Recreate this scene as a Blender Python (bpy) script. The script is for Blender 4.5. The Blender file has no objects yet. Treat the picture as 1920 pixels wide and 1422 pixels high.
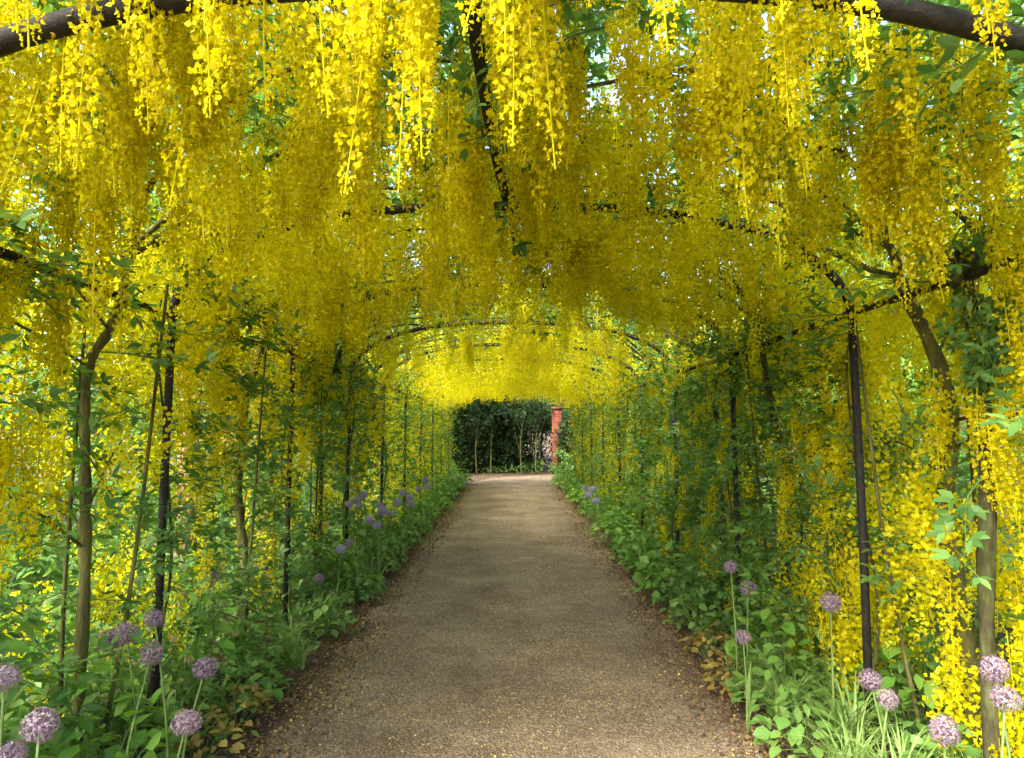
import bpy, math
import numpy as np
from mathutils import Vector, Matrix

S = bpy.context.scene
COL = S.collection
rng = np.random.default_rng(11)
U = lambda a, b, n=None: rng.uniform(a, b, n)
PI = math.pi

# ------------------------------------------------------------------ camera, sky, sun, exposure
F = 1250.0                                   # focal length in photo pixels (1920 wide)
PITCH = math.radians(4.3)
CAM_H = 1.6
cd = bpy.data.cameras.new('camera')
cam = bpy.data.objects.new('camera', cd)
COL.objects.link(cam)
cam.location = (0, 0, CAM_H)
cam.rotation_euler = (PI / 2 + PITCH, 0, 0)
cd.sensor_width = 36
cd.lens = F / 1920 * 36
cd.clip_start = 0.05
cd.clip_end = 500
S.camera = cam

SUN_EL, SUN_AZ = math.radians(44), math.radians(-140)     # azimuth clockwise from +Y: behind and to the left
w = bpy.data.worlds.new('World')
S.world = w
w.use_nodes = True
nt = w.node_tree
sky = nt.nodes.new('ShaderNodeTexSky')
sky.sky_type = 'NISHITA'
sky.sun_disc = False
sky.sun_elevation = SUN_EL
sky.sun_rotation = SUN_AZ
sky.dust_density = 6.0
sky.ozone_density = 1.0
nt.links.new(sky.outputs[0], nt.nodes['Background'].inputs[0])
nt.nodes['Background'].inputs[1].default_value = 0.15
sd = bpy.data.lights.new('sun', 'SUN')
sd.energy = 1.8
sd.angle = math.radians(14)
sd.color = (1, 0.95, 0.86)
sun = bpy.data.objects.new('sun', sd)
COL.objects.link(sun)
to_sun = Vector((math.sin(SUN_AZ) * math.cos(SUN_EL), math.cos(SUN_AZ) * math.cos(SUN_EL), math.sin(SUN_EL)))
sun.rotation_euler = to_sun.to_track_quat('Z', 'Y').to_euler()
S.view_settings.view_transform = 'Standard'
S.view_settings.look = 'None'
S.view_settings.exposure = 2.85
S.view_settings.gamma = 1
S.view_settings.use_curve_mapping = False
S.render.engine = 'CYCLES'
S.cycles.max_bounces = 9
S.cycles.diffuse_bounces = 7
S.cycles.use_denoising = True


def at(px, py, Y):
    """the point at depth Y seen at photo pixel (px, py)"""
    a, v = (px - 960) / F, (711 - py) / F
    dy = math.cos(PITCH) - v * math.sin(PITCH)
    dz = math.sin(PITCH) + v * math.cos(PITCH)
    return np.array([a / dy * Y, Y, CAM_H + dz / dy * Y])


def in_view(P, m=0.06):
    """mask of points inside the frame (margin m of the half-size)"""
    P = np.atleast_2d(P)
    f = P[:, 1] * math.cos(PITCH) + (P[:, 2] - CAM_H) * math.sin(PITCH)
    v = -P[:, 1] * math.sin(PITCH) + (P[:, 2] - CAM_H) * math.cos(PITCH)
    return (f > .1) & (np.abs(P[:, 0]) < f * 960 / F * (1 + m)) & (np.abs(v) < f * 711 / F * (1 + m))


# ------------------------------------------------------------------ materials
def new_mat(name):
    m = bpy.data.materials.new(name)
    m.use_nodes = True
    t = m.node_tree
    t.nodes.clear()
    out = t.nodes.new('ShaderNodeOutputMaterial')
    return m, t, out


def ramp(t, src, stops):
    r = t.nodes.new('ShaderNodeValToRGB')
    e = r.color_ramp.elements
    while len(e) < len(stops):
        e.new(0.5)
    for k, (p, c) in enumerate(stops):
        e[k].position = p
        e[k].color = (*c, 1)
    t.links.new(src, r.inputs[0])
    return r.outputs[0]


def leafy(name, stops, trans=0.45, rough=0.5, spec=0.3, tint=(1.15, 1.1, 0.6)):
    """leaf or petal: colour varies from piece to piece, part of the light passes through"""
    m, t, out = new_mat(name)
    g = t.nodes.new('ShaderNodeNewGeometry')
    oi = t.nodes.new('ShaderNodeObjectInfo')
    add = t.nodes.new('ShaderNodeMath')
    add.operation = 'MULTIPLY_ADD'
    add.inputs[1].default_value = 0.3
    mul = t.nodes.new('ShaderNodeMath')
    mul.operation = 'MULTIPLY'
    mul.inputs[1].default_value = 0.7
    t.links.new(g.outputs['Random Per Island'], mul.inputs[0])
    t.links.new(oi.outputs['Random'], add.inputs[0])
    t.links.new(mul.outputs[0], add.inputs[2])
    c = ramp(t, add.outputs[0], stops)
    p = t.nodes.new('ShaderNodeBsdfPrincipled')
    p.inputs['Roughness'].default_value = rough
    p.inputs['Specular IOR Level'].default_value = spec
    t.links.new(c, p.inputs['Base Color'])
    tr = t.nodes.new('ShaderNodeBsdfTranslucent')
    tc = t.nodes.new('ShaderNodeMix')
    tc.data_type = 'RGBA'
    tc.blend_type = 'MULTIPLY'
    tc.inputs[0].default_value = 1
    t.links.new(c, tc.inputs[6])
    tc.inputs[7].default_value = (*tint, 1)
    t.links.new(tc.outputs[2], tr.inputs[0])
    mx = t.nodes.new('ShaderNodeMixShader')
    mx.inputs[0].default_value = trans
    t.links.new(p.outputs[0], mx.inputs[1])
    t.links.new(tr.outputs[0], mx.inputs[2])
    t.links.new(mx.outputs[0], out.inputs[0])
    return m


def noise(t, scale, detail=4, rough=.6, vec=None, coord='Object'):
    n = t.nodes.new('ShaderNodeTexNoise')
    n.inputs['Scale'].default_value = scale
    n.inputs['Detail'].default_value = detail
    n.inputs['Roughness'].default_value = rough
    if vec is None:
        tc = t.nodes.new('ShaderNodeTexCoord')
        vec = tc.outputs[coord]
    t.links.new(vec, n.inputs['Vector'])
    return n.outputs['Fac']


def rough_mat(name, stops, scale, rough=.85, bump=.4, bscale=None, stretch=None, dist=.01):
    m, t, out = new_mat(name)
    tc = t.nodes.new('ShaderNodeTexCoord')
    vec = tc.outputs['Object']
    if stretch:
        mp = t.nodes.new('ShaderNodeMapping')
        mp.inputs['Scale'].default_value = stretch
        t.links.new(vec, mp.inputs['Vector'])
        vec = mp.outputs[0]
    n = noise(t, scale, 5, .65, vec)
    c = ramp(t, n, stops)
    p = t.nodes.new('ShaderNodeBsdfPrincipled')
    p.inputs['Roughness'].default_value = rough
    p.inputs['Specular IOR Level'].default_value = .25
    t.links.new(c, p.inputs['Base Color'])
    b = t.nodes.new('ShaderNodeBump')
    b.inputs['Strength'].default_value = bump
    b.inputs['Distance'].default_value = dist
    t.links.new(noise(t, bscale or scale * 3, 4, .6, vec), b.inputs['Height'])
    t.links.new(b.outputs[0], p.inputs['Normal'])
    t.links.new(p.outputs[0], out.inputs[0])
    return m


M = {}
M['petal'] = leafy('petal', [(0.08, (.49, .385, .003)), (.4, (.65, .575, .004)), (.75, (.74, .68, .008)), (.95, (.79, .75, .025))], .6, .55, .2, (1.0, 1.04, .6))
M['lab_leaf'] = leafy('laburnum_leaf', [(.1, (.06, .15, .04)), (.5, (.10, .22, .05)), (.9, (.18, .31, .07))], .5)
M['dark_leaf'] = leafy('dark_leaf', [(.1, (.022, .05, .016)), (.5, (.035, .08, .022)), (.9, (.065, .12, .03))], .35)
M['far_leaf'] = leafy('evergreen_leaf', [(.1, (.012, .028, .010)), (.5, (.018, .040, .012)), (.9, (.035, .062, .018))], .15, .8, .05)
M['bright_leaf'] = leafy('bright_leaf', [(.1, (.07, .18, .025)), (.5, (.12, .28, .04)), (.9, (.24, .38, .065))], .45)
M['border_leaf'] = leafy('border_leaf', [(.1, (.07, .16, .035)), (.5, (.12, .25, .05)), (.9, (.22, .33, .08))], .42)
M['blade'] = leafy('strap_leaf', [(.1, (.09, .19, .045)), (.5, (.17, .29, .075)), (.9, (.32, .42, .14))], .42)
M['dry'] = leafy('fading_leaf', [(.05, (.12, .13, .035)), (.3, (.24, .16, .04)), (.6, (.30, .23, .06)), (.8, (.16, .22, .05)), (.95, (.20, .26, .06))], .35)
M['fallen'] = leafy('fallen_petal', [(.05, (.22, .15, .06)), (.4, (.40, .29, .07)), (.7, (.50, .39, .13)), (.95, (.36, .28, .17))], .15, .8)
M['litter'] = leafy('leaf_litter', [(.05, (.05, .032, .018)), (.4, (.10, .062, .030)), (.7, (.17, .105, .045)), (.95, (.24, .18, .09))], .1, .85)
M['mauve'] = leafy('allium_floret', [(.05, (.11, .07, .11)), (.4, (.21, .15, .21)), (.75, (.33, .26, .31)), (.95, (.33, .28, .22))], .3, .6, .2, (1, 1, 1))
M['lilac'] = leafy('lilac_floret', [(.05, (.24, .19, .36)), (.5, (.38, .31, .54)), (.95, (.50, .43, .62))], .4, .6, .2, (1, 1, 1))
M['stalk'] = rough_mat('green_stalk', [(.3, (.06, .12, .03)), (.7, (.14, .20, .06))], 20, .6, .1)
M['bark'] = rough_mat('laburnum_bark', [(.28, (.012, .011, .007)), (.45, (.035, .033, .014)), (.6, (.06, .07, .022)), (.75, (.12, .105, .06))], 26, .9, .9, 60, (1, 1, .3))
M['green_bark'] = rough_mat('green_bark', [(.3, (.03, .032, .01)), (.55, (.09, .09, .025)), (.75, (.17, .155, .055))], 22, .85, .8, 60, (1, 1, .25))
M['tan_bark'] = rough_mat('tan_bark', [(.3, (.14, .08, .05)), (.55, (.28, .18, .12)), (.75, (.40, .29, .22))], 6, .85, .5, 24, (1, 1, .2))
M['iron'] = rough_mat('black_painted_iron', [(.38, (.010, .010, .010)), (.6, (.020, .019, .016)), (.72, (.055, .032, .018)), (.85, (.05, .055, .03))], 32, .65, .5, 90)
M['soil'] = rough_mat('soil', [(.3, (.035, .024, .015)), (.5, (.075, .05, .03)), (.7, (.14, .095, .05))], 3.5, .95, .8, 40, None, .03)
M['pebble'] = leafy('pebble', [(.05, (.055, .043, .034)), (.4, (.14, .115, .09)), (.7, (.21, .18, .145)), (.95, (.36, .32, .27))], 0.0, .85, .2)
M['timber'] = rough_mat('dark_timber', [(.3, (.02, .014, .01)), (.7, (.05, .032, .02))], 8, .9, .5, 30, (1, 1, .2))


def path_mat():
    m, t, out = new_mat('gravel_path')
    tc = t.nodes.new('ShaderNodeTexCoord')
    v = t.nodes.new('ShaderNodeTexVoronoi')
    v.inputs['Scale'].default_value = 85
    t.links.new(tc.outputs['Object'], v.inputs['Vector'])
    grain = ramp(t, v.outputs['Color'], [(.05, (.095, .076, .052)), (.35, (.145, .12, .083)), (.65, (.19, .16, .115)), (.95, (.29, .25, .19))])
    big = ramp(t, noise(t, 1.3, 7, .72, tc.outputs['Object']), [(.28, (.55, .48, .38)), (.5, (.95, .88, .78)), (.7, (1.4, 1.34, 1.22))])
    mx = t.nodes.new('ShaderNodeMix')
    mx.data_type = 'RGBA'
    mx.blend_type = 'MULTIPLY'
    mx.inputs[0].default_value = 1
    t.links.new(grain, mx.inputs[6])
    t.links.new(big, mx.inputs[7])
    # trodden soil and litter worked into the gravel along the two edges
    at_ = t.nodes.new('ShaderNodeAttribute')
    at_.attribute_name = 'edge'
    ad = t.nodes.new('ShaderNodeMath')
    ad.operation = 'MULTIPLY_ADD'
    t.links.new(noise(t, 2.6, 6, .7, tc.outputs['Object']), ad.inputs[0])
    ad.inputs[1].default_value = .9
    t.links.new(at_.outputs['Fac'], ad.inputs[2])
    e = ramp(t, ad.outputs[0], [(.95, (0, 0, 0)), (1.35 / 1.0 if False else .999, (1, 1, 1))])
    mr = t.nodes.new('ShaderNodeMapRange')
    mr.inputs['From Min'].default_value = .95
    mr.inputs['From Max'].default_value = 1.4
    t.links.new(ad.outputs[0], mr.inputs['Value'])
    dirt = ramp(t, v.outputs['Color'], [(.1, (.045, .028, .016)), (.5, (.095, .058, .03)), (.9, (.19, .12, .06))])
    m2 = t.nodes.new('ShaderNodeMix')
    m2.data_type = 'RGBA'
    t.links.new(mr.outputs[0], m2.inputs[0])
    t.links.new(mx.outputs[2], m2.inputs[6])
    t.links.new(dirt, m2.inputs[7])
    p = t.nodes.new('ShaderNodeBsdfPrincipled')
    p.inputs['Roughness'].default_value = .92
    p.inputs['Specular IOR Level'].default_value = .2
    t.links.new(m2.outputs[2], p.inputs['Base Color'])
    b = t.nodes.new('ShaderNodeBump')
    b.inputs['Strength'].default_value = .8
    b.inputs['Distance'].default_value = .012
    t.links.new(v.outputs['Distance'], b.inputs['Height'])
    b.invert = True
    t.links.new(b.outputs[0], p.inputs['Normal'])
    t.links.new(p.outputs[0], out.inputs[0])
    t.nodes.remove(e.node)
    return m


def brick_mat():
    m, t, out = new_mat('red_brick')
    tc = t.nodes.new('ShaderNodeTexCoord')
    mp = t.nodes.new('ShaderNodeMapping')
    mp.inputs['Rotation'].default_value = (PI / 2, 0, 0)
    t.links.new(tc.outputs['Object'], mp.inputs['Vector'])
    b = t.nodes.new('ShaderNodeTexBrick')
    b.inputs['Scale'].default_value = 1
    b.inputs['Brick Width'].default_value = .225
    b.inputs['Row Height'].default_value = .075
    b.inputs['Mortar Size'].default_value = .006
    b.inputs['Color1'].default_value = (.20, .035, .016, 1)
    b.inputs['Color2'].default_value = (.10, .022, .014, 1)
    b.inputs['Mortar'].default_value = (.16, .09, .06, 1)
    t.links.new(mp.outputs[0], b.inputs['Vector'])
    p = t.nodes.new('ShaderNodeBsdfPrincipled')
    p.inputs['Roughness'].default_value = .9
    t.links.new(b.outputs['Color'], p.inputs['Base Color'])
    t.links.new(p.outputs[0], out.inputs[0])
    return m


M['path'] = path_mat()
M['brick_pier'] = brick_mat()


# ------------------------------------------------------------------ geometry helpers
class Geo:
    """collects vertices and polygons; build() links them as ONE mesh object"""
    def __init__(s):
        s.v, s.f, s.n = [], [], 0

    def add(s, verts, faces):
        verts = np.asarray(verts, float).reshape(-1, 3)
        faces = np.asarray(faces, int)
        s.v.append(verts)
        s.f.append(faces + s.n)
        s.n += len(verts)
        return s

    def inst(s, unit, R, P):
        """copies of unit=(verts, [faces...]) under matrices R (n,3,3) and offsets P (n,3)"""
        uv, ufs = unit
        n = len(P)
        if n == 0:
            return s
        V = np.einsum('nij,vj->nvi', R, uv) + P[:, None, :]
        off = (np.arange(n) * len(uv))[:, None, None]
        first = True
        for uf in ufs:
            fa = (uf[None] + off).reshape(-1, uf.shape[1])
            if first:
                s.add(V, fa)
                first = False
            else:
                s.f.append(fa + s.n - n * len(uv))
        return s

    def tube(s, pts, rad, sides=6, cap=True, lump=0.):
        pts = np.asarray(pts, float)
        n = len(pts)
        rad = np.broadcast_to(np.asarray(rad, float), (n,))
        T = np.gradient(pts, axis=0)
        T /= np.linalg.norm(T, axis=1)[:, None] + 1e-12
        a = np.array([1., 0, 0]) if abs(T[0][0]) < .9 else np.array([0, 1., 0])
        X = np.cross(T[0], a)
        X /= np.linalg.norm(X)
        ang = np.arange(sides) * 2 * PI / sides
        V = []
        for k in range(n):
            X = X - T[k] * X.dot(T[k])
            X /= np.linalg.norm(X) + 1e-12
            Y = np.cross(T[k], X)
            rk = rad[k] * (1 + lump * (rng.normal(0, .5, sides) + math.sin(k * 1.9)))[:, None] if lump else rad[k]
            V.append(pts[k] + rk * (np.cos(ang)[:, None] * X + np.sin(ang)[:, None] * Y))
        V = np.concatenate(V)
        fs = []
        for k in range(n - 1):
            for j in range(sides):
                j2 = (j + 1) % sides
                fs.append((k * sides + j, k * sides + j2, (k + 1) * sides + j2, (k + 1) * sides + j))
        base = s.n
        s.add(V, fs)
        if cap:
            s.f.append(np.array([[base + j for j in reversed(range(sides))]]))
            s.f.append(np.array([[base + (n - 1) * sides + j for j in range(sides)]]))
        return s

    def box(s, c, d):
        x, y, z = [q / 2 for q in d]
        v = np.array([(-x, -y, -z), (x, -y, -z), (x, y, -z), (-x, y, -z), (-x, -y, z), (x, -y, z), (x, y, z), (-x, y, z)]) + np.asarray(c)
        return s.add(v, [(0, 3, 2, 1), (4, 5, 6, 7), (0, 1, 5, 4), (1, 2, 6, 5), (2, 3, 7, 6), (3, 0, 4, 7)])

    def mesh(s, name, mat, smooth=False):
        me = bpy.data.meshes.new(name)
        V = np.concatenate(s.v)
        tot = np.concatenate([np.full(len(f), f.shape[1], np.int32) for f in s.f])
        vi = np.concatenate([f.reshape(-1) for f in s.f]).astype(np.int32)
        me.vertices.add(len(V))
        me.vertices.foreach_set('co', V.astype(np.float32).reshape(-1))
        me.loops.add(len(vi))
        me.loops.foreach_set('vertex_index', vi)
        me.polygons.add(len(tot))
        st = np.concatenate([[0], np.cumsum(tot)[:-1]]).astype(np.int32)
        me.polygons.foreach_set('loop_start', st)
        me.polygons.foreach_set('loop_total', tot)
        if smooth:
            me.polygons.foreach_set('use_smooth', np.ones(len(tot), bool))
        me.update(calc_edges=True)
        me.validate()
        if mat is not None:
            me.materials.append(mat)
        return me

    def build(s, name, mat, parent=None, smooth=False, kind=None):
        if not s.v:
            return None
        return link(name, s.mesh(name, mat, smooth), parent, kind=kind)


def link(name, me, parent=None, M4=None, kind=None):
    o = bpy.data.objects.new(name, me)
    COL.objects.link(o)
    if parent is not None:
        o.parent = parent
    if M4 is not None:
        o.matrix_local = M4
    if kind:
        o['kind'] = kind
    return o


def thing(name, label, cat, loc=(0, 0, 0), group=None):
    o = bpy.data.objects.new(name, None)
    COL.objects.link(o)
    o.empty_display_size = .1
    o.location = [float(q) for q in loc]
    tag(o, label, cat, group)
    return o


def tag(o, label, cat, group=None):
    o['label'] = label
    o['category'] = cat
    if group:
        o['group'] = group


def norm(a):
    return a / (np.linalg.norm(a, axis=-1, keepdims=True) + 1e-9)


def frames(D, N, L, W):
    """matrices whose columns are side*W, D*L, normal*W"""
    D = norm(np.asarray(D, float))
    X = norm(np.cross(D, N))
    Z = np.cross(X, D)
    L = np.broadcast_to(L, len(D))[:, None]
    W = np.broadcast_to(W, len(D))[:, None]
    return np.stack([X * W, D * L, Z * W], axis=2)


def rdir(n):
    return norm(rng.normal(size=(n, 3)))


DIAMOND = (np.array([(0, 0, 0), (-.5, .5, .12), (0, 1, 0), (.5, .5, .12)], float), [np.array([(0, 3, 2), (0, 2, 1)])])
QUAD = (np.array([(-.5, 0, 0), (.5, 0, 0), (.5, 1, 0), (-.5, 1, 0)], float), [np.array([(0, 1, 2, 3)])])
LEAF = (np.array([(0, 0, 0), (0, .35, -.05), (0, .72, -.06), (0, 1, -.16), (-.5, .34, .07), (-.36, .72, .04), (.5, .34, .07), (.36, .72, .04)], float),
        [np.array([(0, 1, 4), (2, 3, 5), (0, 6, 1), (2, 7, 3)]), np.array([(1, 2, 5, 4), (6, 7, 2, 1)])])


def blade_unit(bend, seg=6, fold=.18):
    """strap leaf of length 1 that rises and arches over along +Y"""
    v, f = [], []
    a = PI / 2 * .95
    p = np.array([0., 0, 0])
    for k in range(seg + 1):
        t = k / seg
        wd = .5 * (1 - t ** 2.2) * (0.6 + .4 * min(1, t * 4))
        # frame: side X, along (0,cos a,sin a)
        nrm = np.array([0, -math.sin(a), math.cos(a)])
        v += [p + np.array([-wd * .05, 0, 0]) + nrm * fold * wd * .05, p.copy(), p + np.array([wd * .05, 0, 0]) + nrm * fold * wd * .05]
        p = p + np.array([0, math.cos(a), math.sin(a)]) / seg
        a -= bend / seg * (0.5 + t)
        if k:
            b = (k - 1) * 3
            f += [(b, b + 1, b + 4, b + 3), (b + 1, b + 2, b + 5, b + 4)]
    return np.array(v), [np.array(f)]


BLADES = [blade_unit(b) for b in (1.3, 1.9, 2.5, 3.0)]


def smooth_path(pts, n=14):
    """Catmull-Rom through pts"""
    P = np.asarray(pts, float)
    P = np.vstack([2 * P[0] - P[1], P, 2 * P[-1] - P[-2]])
    out = []
    m = len(P) - 3
    for q in np.linspace(0, m - 1e-6, n):
        i = int(q)
        t = q - i
        a, b, c, d = P[i:i + 4]
        out.append(.5 * ((2 * b) + (c - a) * t + (2 * a - 5 * b + 4 * c - d) * t * t + (3 * b - a - 3 * c + d) * t ** 3))
    return np.array(out)


def mat4(R, p):
    m = Matrix.Identity(4)
    for i in range(3):
        for j in range(3):
            m[i][j] = R[i][j]
        m[i][3] = p[i]
    return m


ORD = ['zeroth', 'first', 'second', 'third', 'fourth', 'fifth', 'sixth', 'seventh', 'eighth', 'ninth', 'tenth', 'eleventh', 'twelfth']

# ------------------------------------------------------------------ the ground and the path
g = Geo()
n = 60
xs = np.concatenate([np.linspace(-150, -6, 8), np.linspace(-5, 5, 41), np.linspace(6, 150, 8)])
ys = np.concatenate([np.linspace(-60, -4, 6), np.linspace(-3, 26, 80), np.linspace(28, 250, 9)])
X, Y = np.meshgrid(xs, ys)
bank = np.clip((np.abs(X) - 1.22) / .5, 0, 1) * .05 * (np.abs(X) < 8) * (Y < 19.5)
bump = .018 * np.sin(X * 7.3 + Y * 3.1) * np.sin(Y * 5.7 - X * 2.2) * (np.abs(X) > 1.3) * (np.abs(X) < 5)
Z = bank + np.maximum(bump * (bank > .02), -.01)
idx = np.arange(X.size).reshape(X.shape)
g.add(np.stack([X, Y, Z], -1), np.stack([idx[:-1, :-1], idx[:-1, 1:], idx[1:, 1:], idx[1:, :-1]], -1).reshape(-1, 4))
o = g.build('ground', M['soil'], smooth=True, kind='structure')

HALF = 1.30
cl = [(0, y) for y in np.arange(-3, 19.6, .25)]
for a in np.linspace(0, PI / 2, 16)[1:]:
    cl.append((3.2 * (1 - math.cos(a)), 19.5 + 3.2 * math.sin(a)))
for x in np.arange(3.6, 14, .4):
    cl.append((x, 22.7))
cl = np.array(cl)
T = norm(np.gradient(cl, axis=0))
Nn = np.stack([T[:, 1], -T[:, 0]], 1)
cols = 25
us = np.linspace(-1, 1, cols)
wob = lambda s, ph: .05 * np.sin(s * 2.1 + ph) + .035 * np.sin(s * 5.3 + ph * 2) + .02 * np.sin(s * 11.7 + ph)
s_ = np.arange(len(cl)) * .25
Lw, Rw = HALF + wob(s_, .4), HALF + wob(s_, 2.2)
V, E = [], []
for k in range(len(cl)):
    for u in us:
        d = u * (Rw[k] if u > 0 else Lw[k])
        crown = .012 * (1 - u * u)
        V.append((cl[k, 0] + Nn[k, 0] * d, cl[k, 1] + Nn[k, 1] * d, .004 + crown))
        E.append(.8 * abs(u) ** 5)
idx = np.arange(len(V)).reshape(len(cl), cols)
g = Geo().add(V, np.stack([idx[:-1, :-1], idx[:-1, 1:], idx[1:, 1:], idx[1:, :-1]], -1).reshape(-1, 4))
me = g.mesh('path', M['path'], True)
atr = me.attributes.new('edge', 'FLOAT', 'POINT')
atr.data.foreach_set('value', np.array(E, np.float32))
link('path', me, kind='structure')

# ------------------------------------------------------------------ the black iron pergola
PW, SPR, RISE = 1.75, 2.18, .58


def arch_z(x):
    return SPR + RISE * np.sqrt(np.clip(1 - (np.abs(x) / PW) ** 2.7, 0, 1))


HOOPS = [-.4, 1.66, 3.4, 5.3, 7.2, 9.1, 11.0, 12.9, 14.8, 16.7, 18.6]
perg = thing('metal_pergola', 'black iron pergola of hoops, posts and rails that carries the yellow laburnum over the path', 'pergola')
for hy in HOOPS:
    th = np.linspace(PI, 0, 33)
    xx = PW * np.sign(np.cos(th)) * np.abs(np.cos(th)) ** (.92)
    pts = np.stack([xx, np.full(33, hy), arch_z(xx)], 1)
    h = Geo().tube(pts, .03 if hy < 2 else .024, 8).build('arch_hoop', M['iron'], perg, True)
    for s in (-1, 1):
        lean = .012 * s * math.sin(hy)
        Geo().tube([(s * (PW + .012), hy, -.1), (s * (PW + .012), hy + lean, 1.1), (s * PW, hy, SPR + .01)], .021, 8).build('post', M['iron'], perg, True)
ry = np.linspace(-.6, 18.9, 40)
for hy in HOOPS[2:7]:
    for s in (-1, 1):
        zz = np.linspace(0, SPR + .1, 40)
        a = zz * 3.2 + hy
        rr = .028 + .03 * np.sin(zz * 2 + hy) ** 2
        Geo().tube(np.stack([s * (PW + .01) + rr * np.cos(a), hy + rr * np.sin(a), zz], 1), np.linspace(.009, .005, 40), 5).build('twining_stem', M['bark'], perg, True)
for xx, r in ((0, .024), (-PW, .02), (PW, .02)):
    wv = .012 * np.sin(ry * 1.7 + xx)
    zz = arch_z(np.full(40, xx)) + (.05 if xx == 0 else 0.02)
    Geo().tube(np.stack([xx + wv + .03 * np.sign(xx) + (np.interp(ry, [1.6, 4.2], [-.13, .02]) if xx == 0 else 0), ry, zz + wv], 1), r, 8).build('rail', M['iron'], perg, True)


# ------------------------------------------------------------------ laburnum pieces
def raceme_unit(L, n, small=1.0, cards=2, seed=0):
    """one hanging flower cluster: florets spiralling round a drooping stem from the origin down"""
    r = np.random.default_rng(seed)
    t = np.sort(np.clip(np.linspace(.08, 1, n) + r.normal(0, .015, n), .05, 1))
    ang = np.arange(n) * 2.39996 + r.normal(0, .5, n)
    bendx, bendy = r.normal(0, .02, 2)
    axis = np.stack([bendx * t ** 2, bendy * t ** 2, -L * t], 1)
    prof = np.where(t < .75, 1, 1 - (t - .75) / .25 * .65)
    rad = .0255 * prof * small * r.uniform(.7, 1.25, n)
    out = np.stack([np.cos(ang), np.sin(ang), r.normal(-.1, .35, n)], 1)
    P = axis + out * rad[:, None]
    size = .0130 * prof * small * r.uniform(.8, 1.2, n)
    g = Geo()
    up = np.tile([0, 0, 1.], (n, 1)) + r.normal(0, .5, (n, 3))
    D1 = norm(up + out * .4)
    g.inst(DIAMOND, frames(D1, norm(out + r.normal(0, .3, (n, 3))), size * 1.15, size * 1.25), P - D1 * size[:, None] * .3)
    if cards > 1:
        D2 = norm(out * 1.0 + np.array([0, 0, -.35]) + r.normal(0, .25, (n, 3)))
        g.inst(DIAMOND, frames(D2, norm(r.normal(size=(n, 3))), size * 1.1, size * .8), P - D2 * size[:, None] * .2)
        k = 5
        tt = np.linspace(0, 1, k)
        g.tube(np.stack([bendx * tt ** 2, bendy * tt ** 2, -L * tt], 1), .0022, 3, False)
    return np.concatenate(g.v), g


RAC = [raceme_unit(L, int(L * 380), 1.0, 2, k) for k, L in enumerate((.24, .28, .32, .34, .37, .41, .45, .26))]
RAC_ME = [r[1].mesh('raceme', M['petal']) for r in RAC]
_low = [raceme_unit(L, 26, 1.9, 1, 40 + k) for k, L in enumerate((.24, .30, .36, .40))]
RAC_LOW = [(v, [np.concatenate(g.f)]) for v, g in _low]
_mid = [raceme_unit(L, 60, 1.35, 1, 60 + k) for k, L in enumerate((.24, .30, .36, .40))]
RAC_MID = [(v, [np.concatenate(g.f)]) for v, g in _mid]


def trifol(g, P, D, N, size, unit=LEAF):
    """leaves of three leaflets at the points P"""
    X = norm(np.cross(D, N))
    for a in (-1.0, 0, 1.0):
        d = norm(D * math.cos(a) + X * math.sin(a))
        nn = norm(N + rng.normal(0, .15, N.shape))
        g.inst(unit, frames(d, nn, size * (1 if a == 0 else .88), size * .42), P)


def spray_unit(L, n):
    """a twig with a rosette of three-leaflet leaves along it, growing along +Y"""
    tw = Geo()
    t = np.linspace(0, 1, 5)
    axis = lambda q: np.stack([.02 * np.sin(q * 5), q * L, -.05 * q * q], 1)
    lf = Geo()
    q = np.clip(np.linspace(.15, 1, n) + rng.normal(0, .04, n), 0, 1)
    B = axis(q)
    ang = np.arange(n) * 2.4 + U(0, 6)
    D = norm(np.stack([np.cos(ang), np.full(n, .6), np.sin(ang) * .55 + .05], 1))
    stalk = U(.03, .07, n)[:, None]
    P = B + D * stalk
    N = norm(np.array([0, 0, 1.]) + rng.normal(0, .35, (n, 3)))
    trifol(lf, P, D, N, U(.045, .07, n))
    lf.tube(axis(t), np.linspace(.004, .0015, 5), 3, False)
    for b, p in zip(B, P):
        lf.tube([b, p], .0012, 3, False)
    return lf


SPR_ME = [spray_unit(L, k).mesh('leaf_spray', M['lab_leaf']) for L, k in ((.22, 9), (.28, 11), (.34, 13), (.26, 10))]


def vnoise(x, y, s, ph=0.):
    return (np.sin(x * s * 2.1 + ph + 1.3 * np.sin(y * s * 1.3)) + np.sin(y * s * 2.7 - ph + 1.7 * np.sin(x * s * 1.1 + 2))) * .5


def d_ceiling(x, Y):
    d = np.ones_like(x)
    gap = (Y > 5.4) & (Y < 8.2)
    d = np.where(gap & (x > -1.1), .17, d)
    d = np.where(gap & (x <= -1.1), .55, d)
    d = np.where((Y > 8.2) & (Y < 13), d * .75, d)
    d *= np.clip(.78 + .5 * vnoise(x, Y, 1.6), .18, 1)
    return d


def d_side(s, x, Y, z):
    if s > 0:
        d = np.where(Y < 4.7, np.where(Y < 3.8, 1.25, .8), np.where(Y < 9, np.where(z > 1.75, .6, .27), .75))
    else:
        d = np.where(Y < 4.9, np.where(z > 1.5, 1.0, .09), np.where(Y < 9, np.where(z > 1.5, .9, .25), .75))
        d = np.where((Y > 2.9) & (Y < 4.2) & (z > .75) & (z < 1.1), .5, d)
    return d * np.clip(.75 + .6 * vnoise(Y * 1.5, z, 2.2, s), .1, 1)


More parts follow.
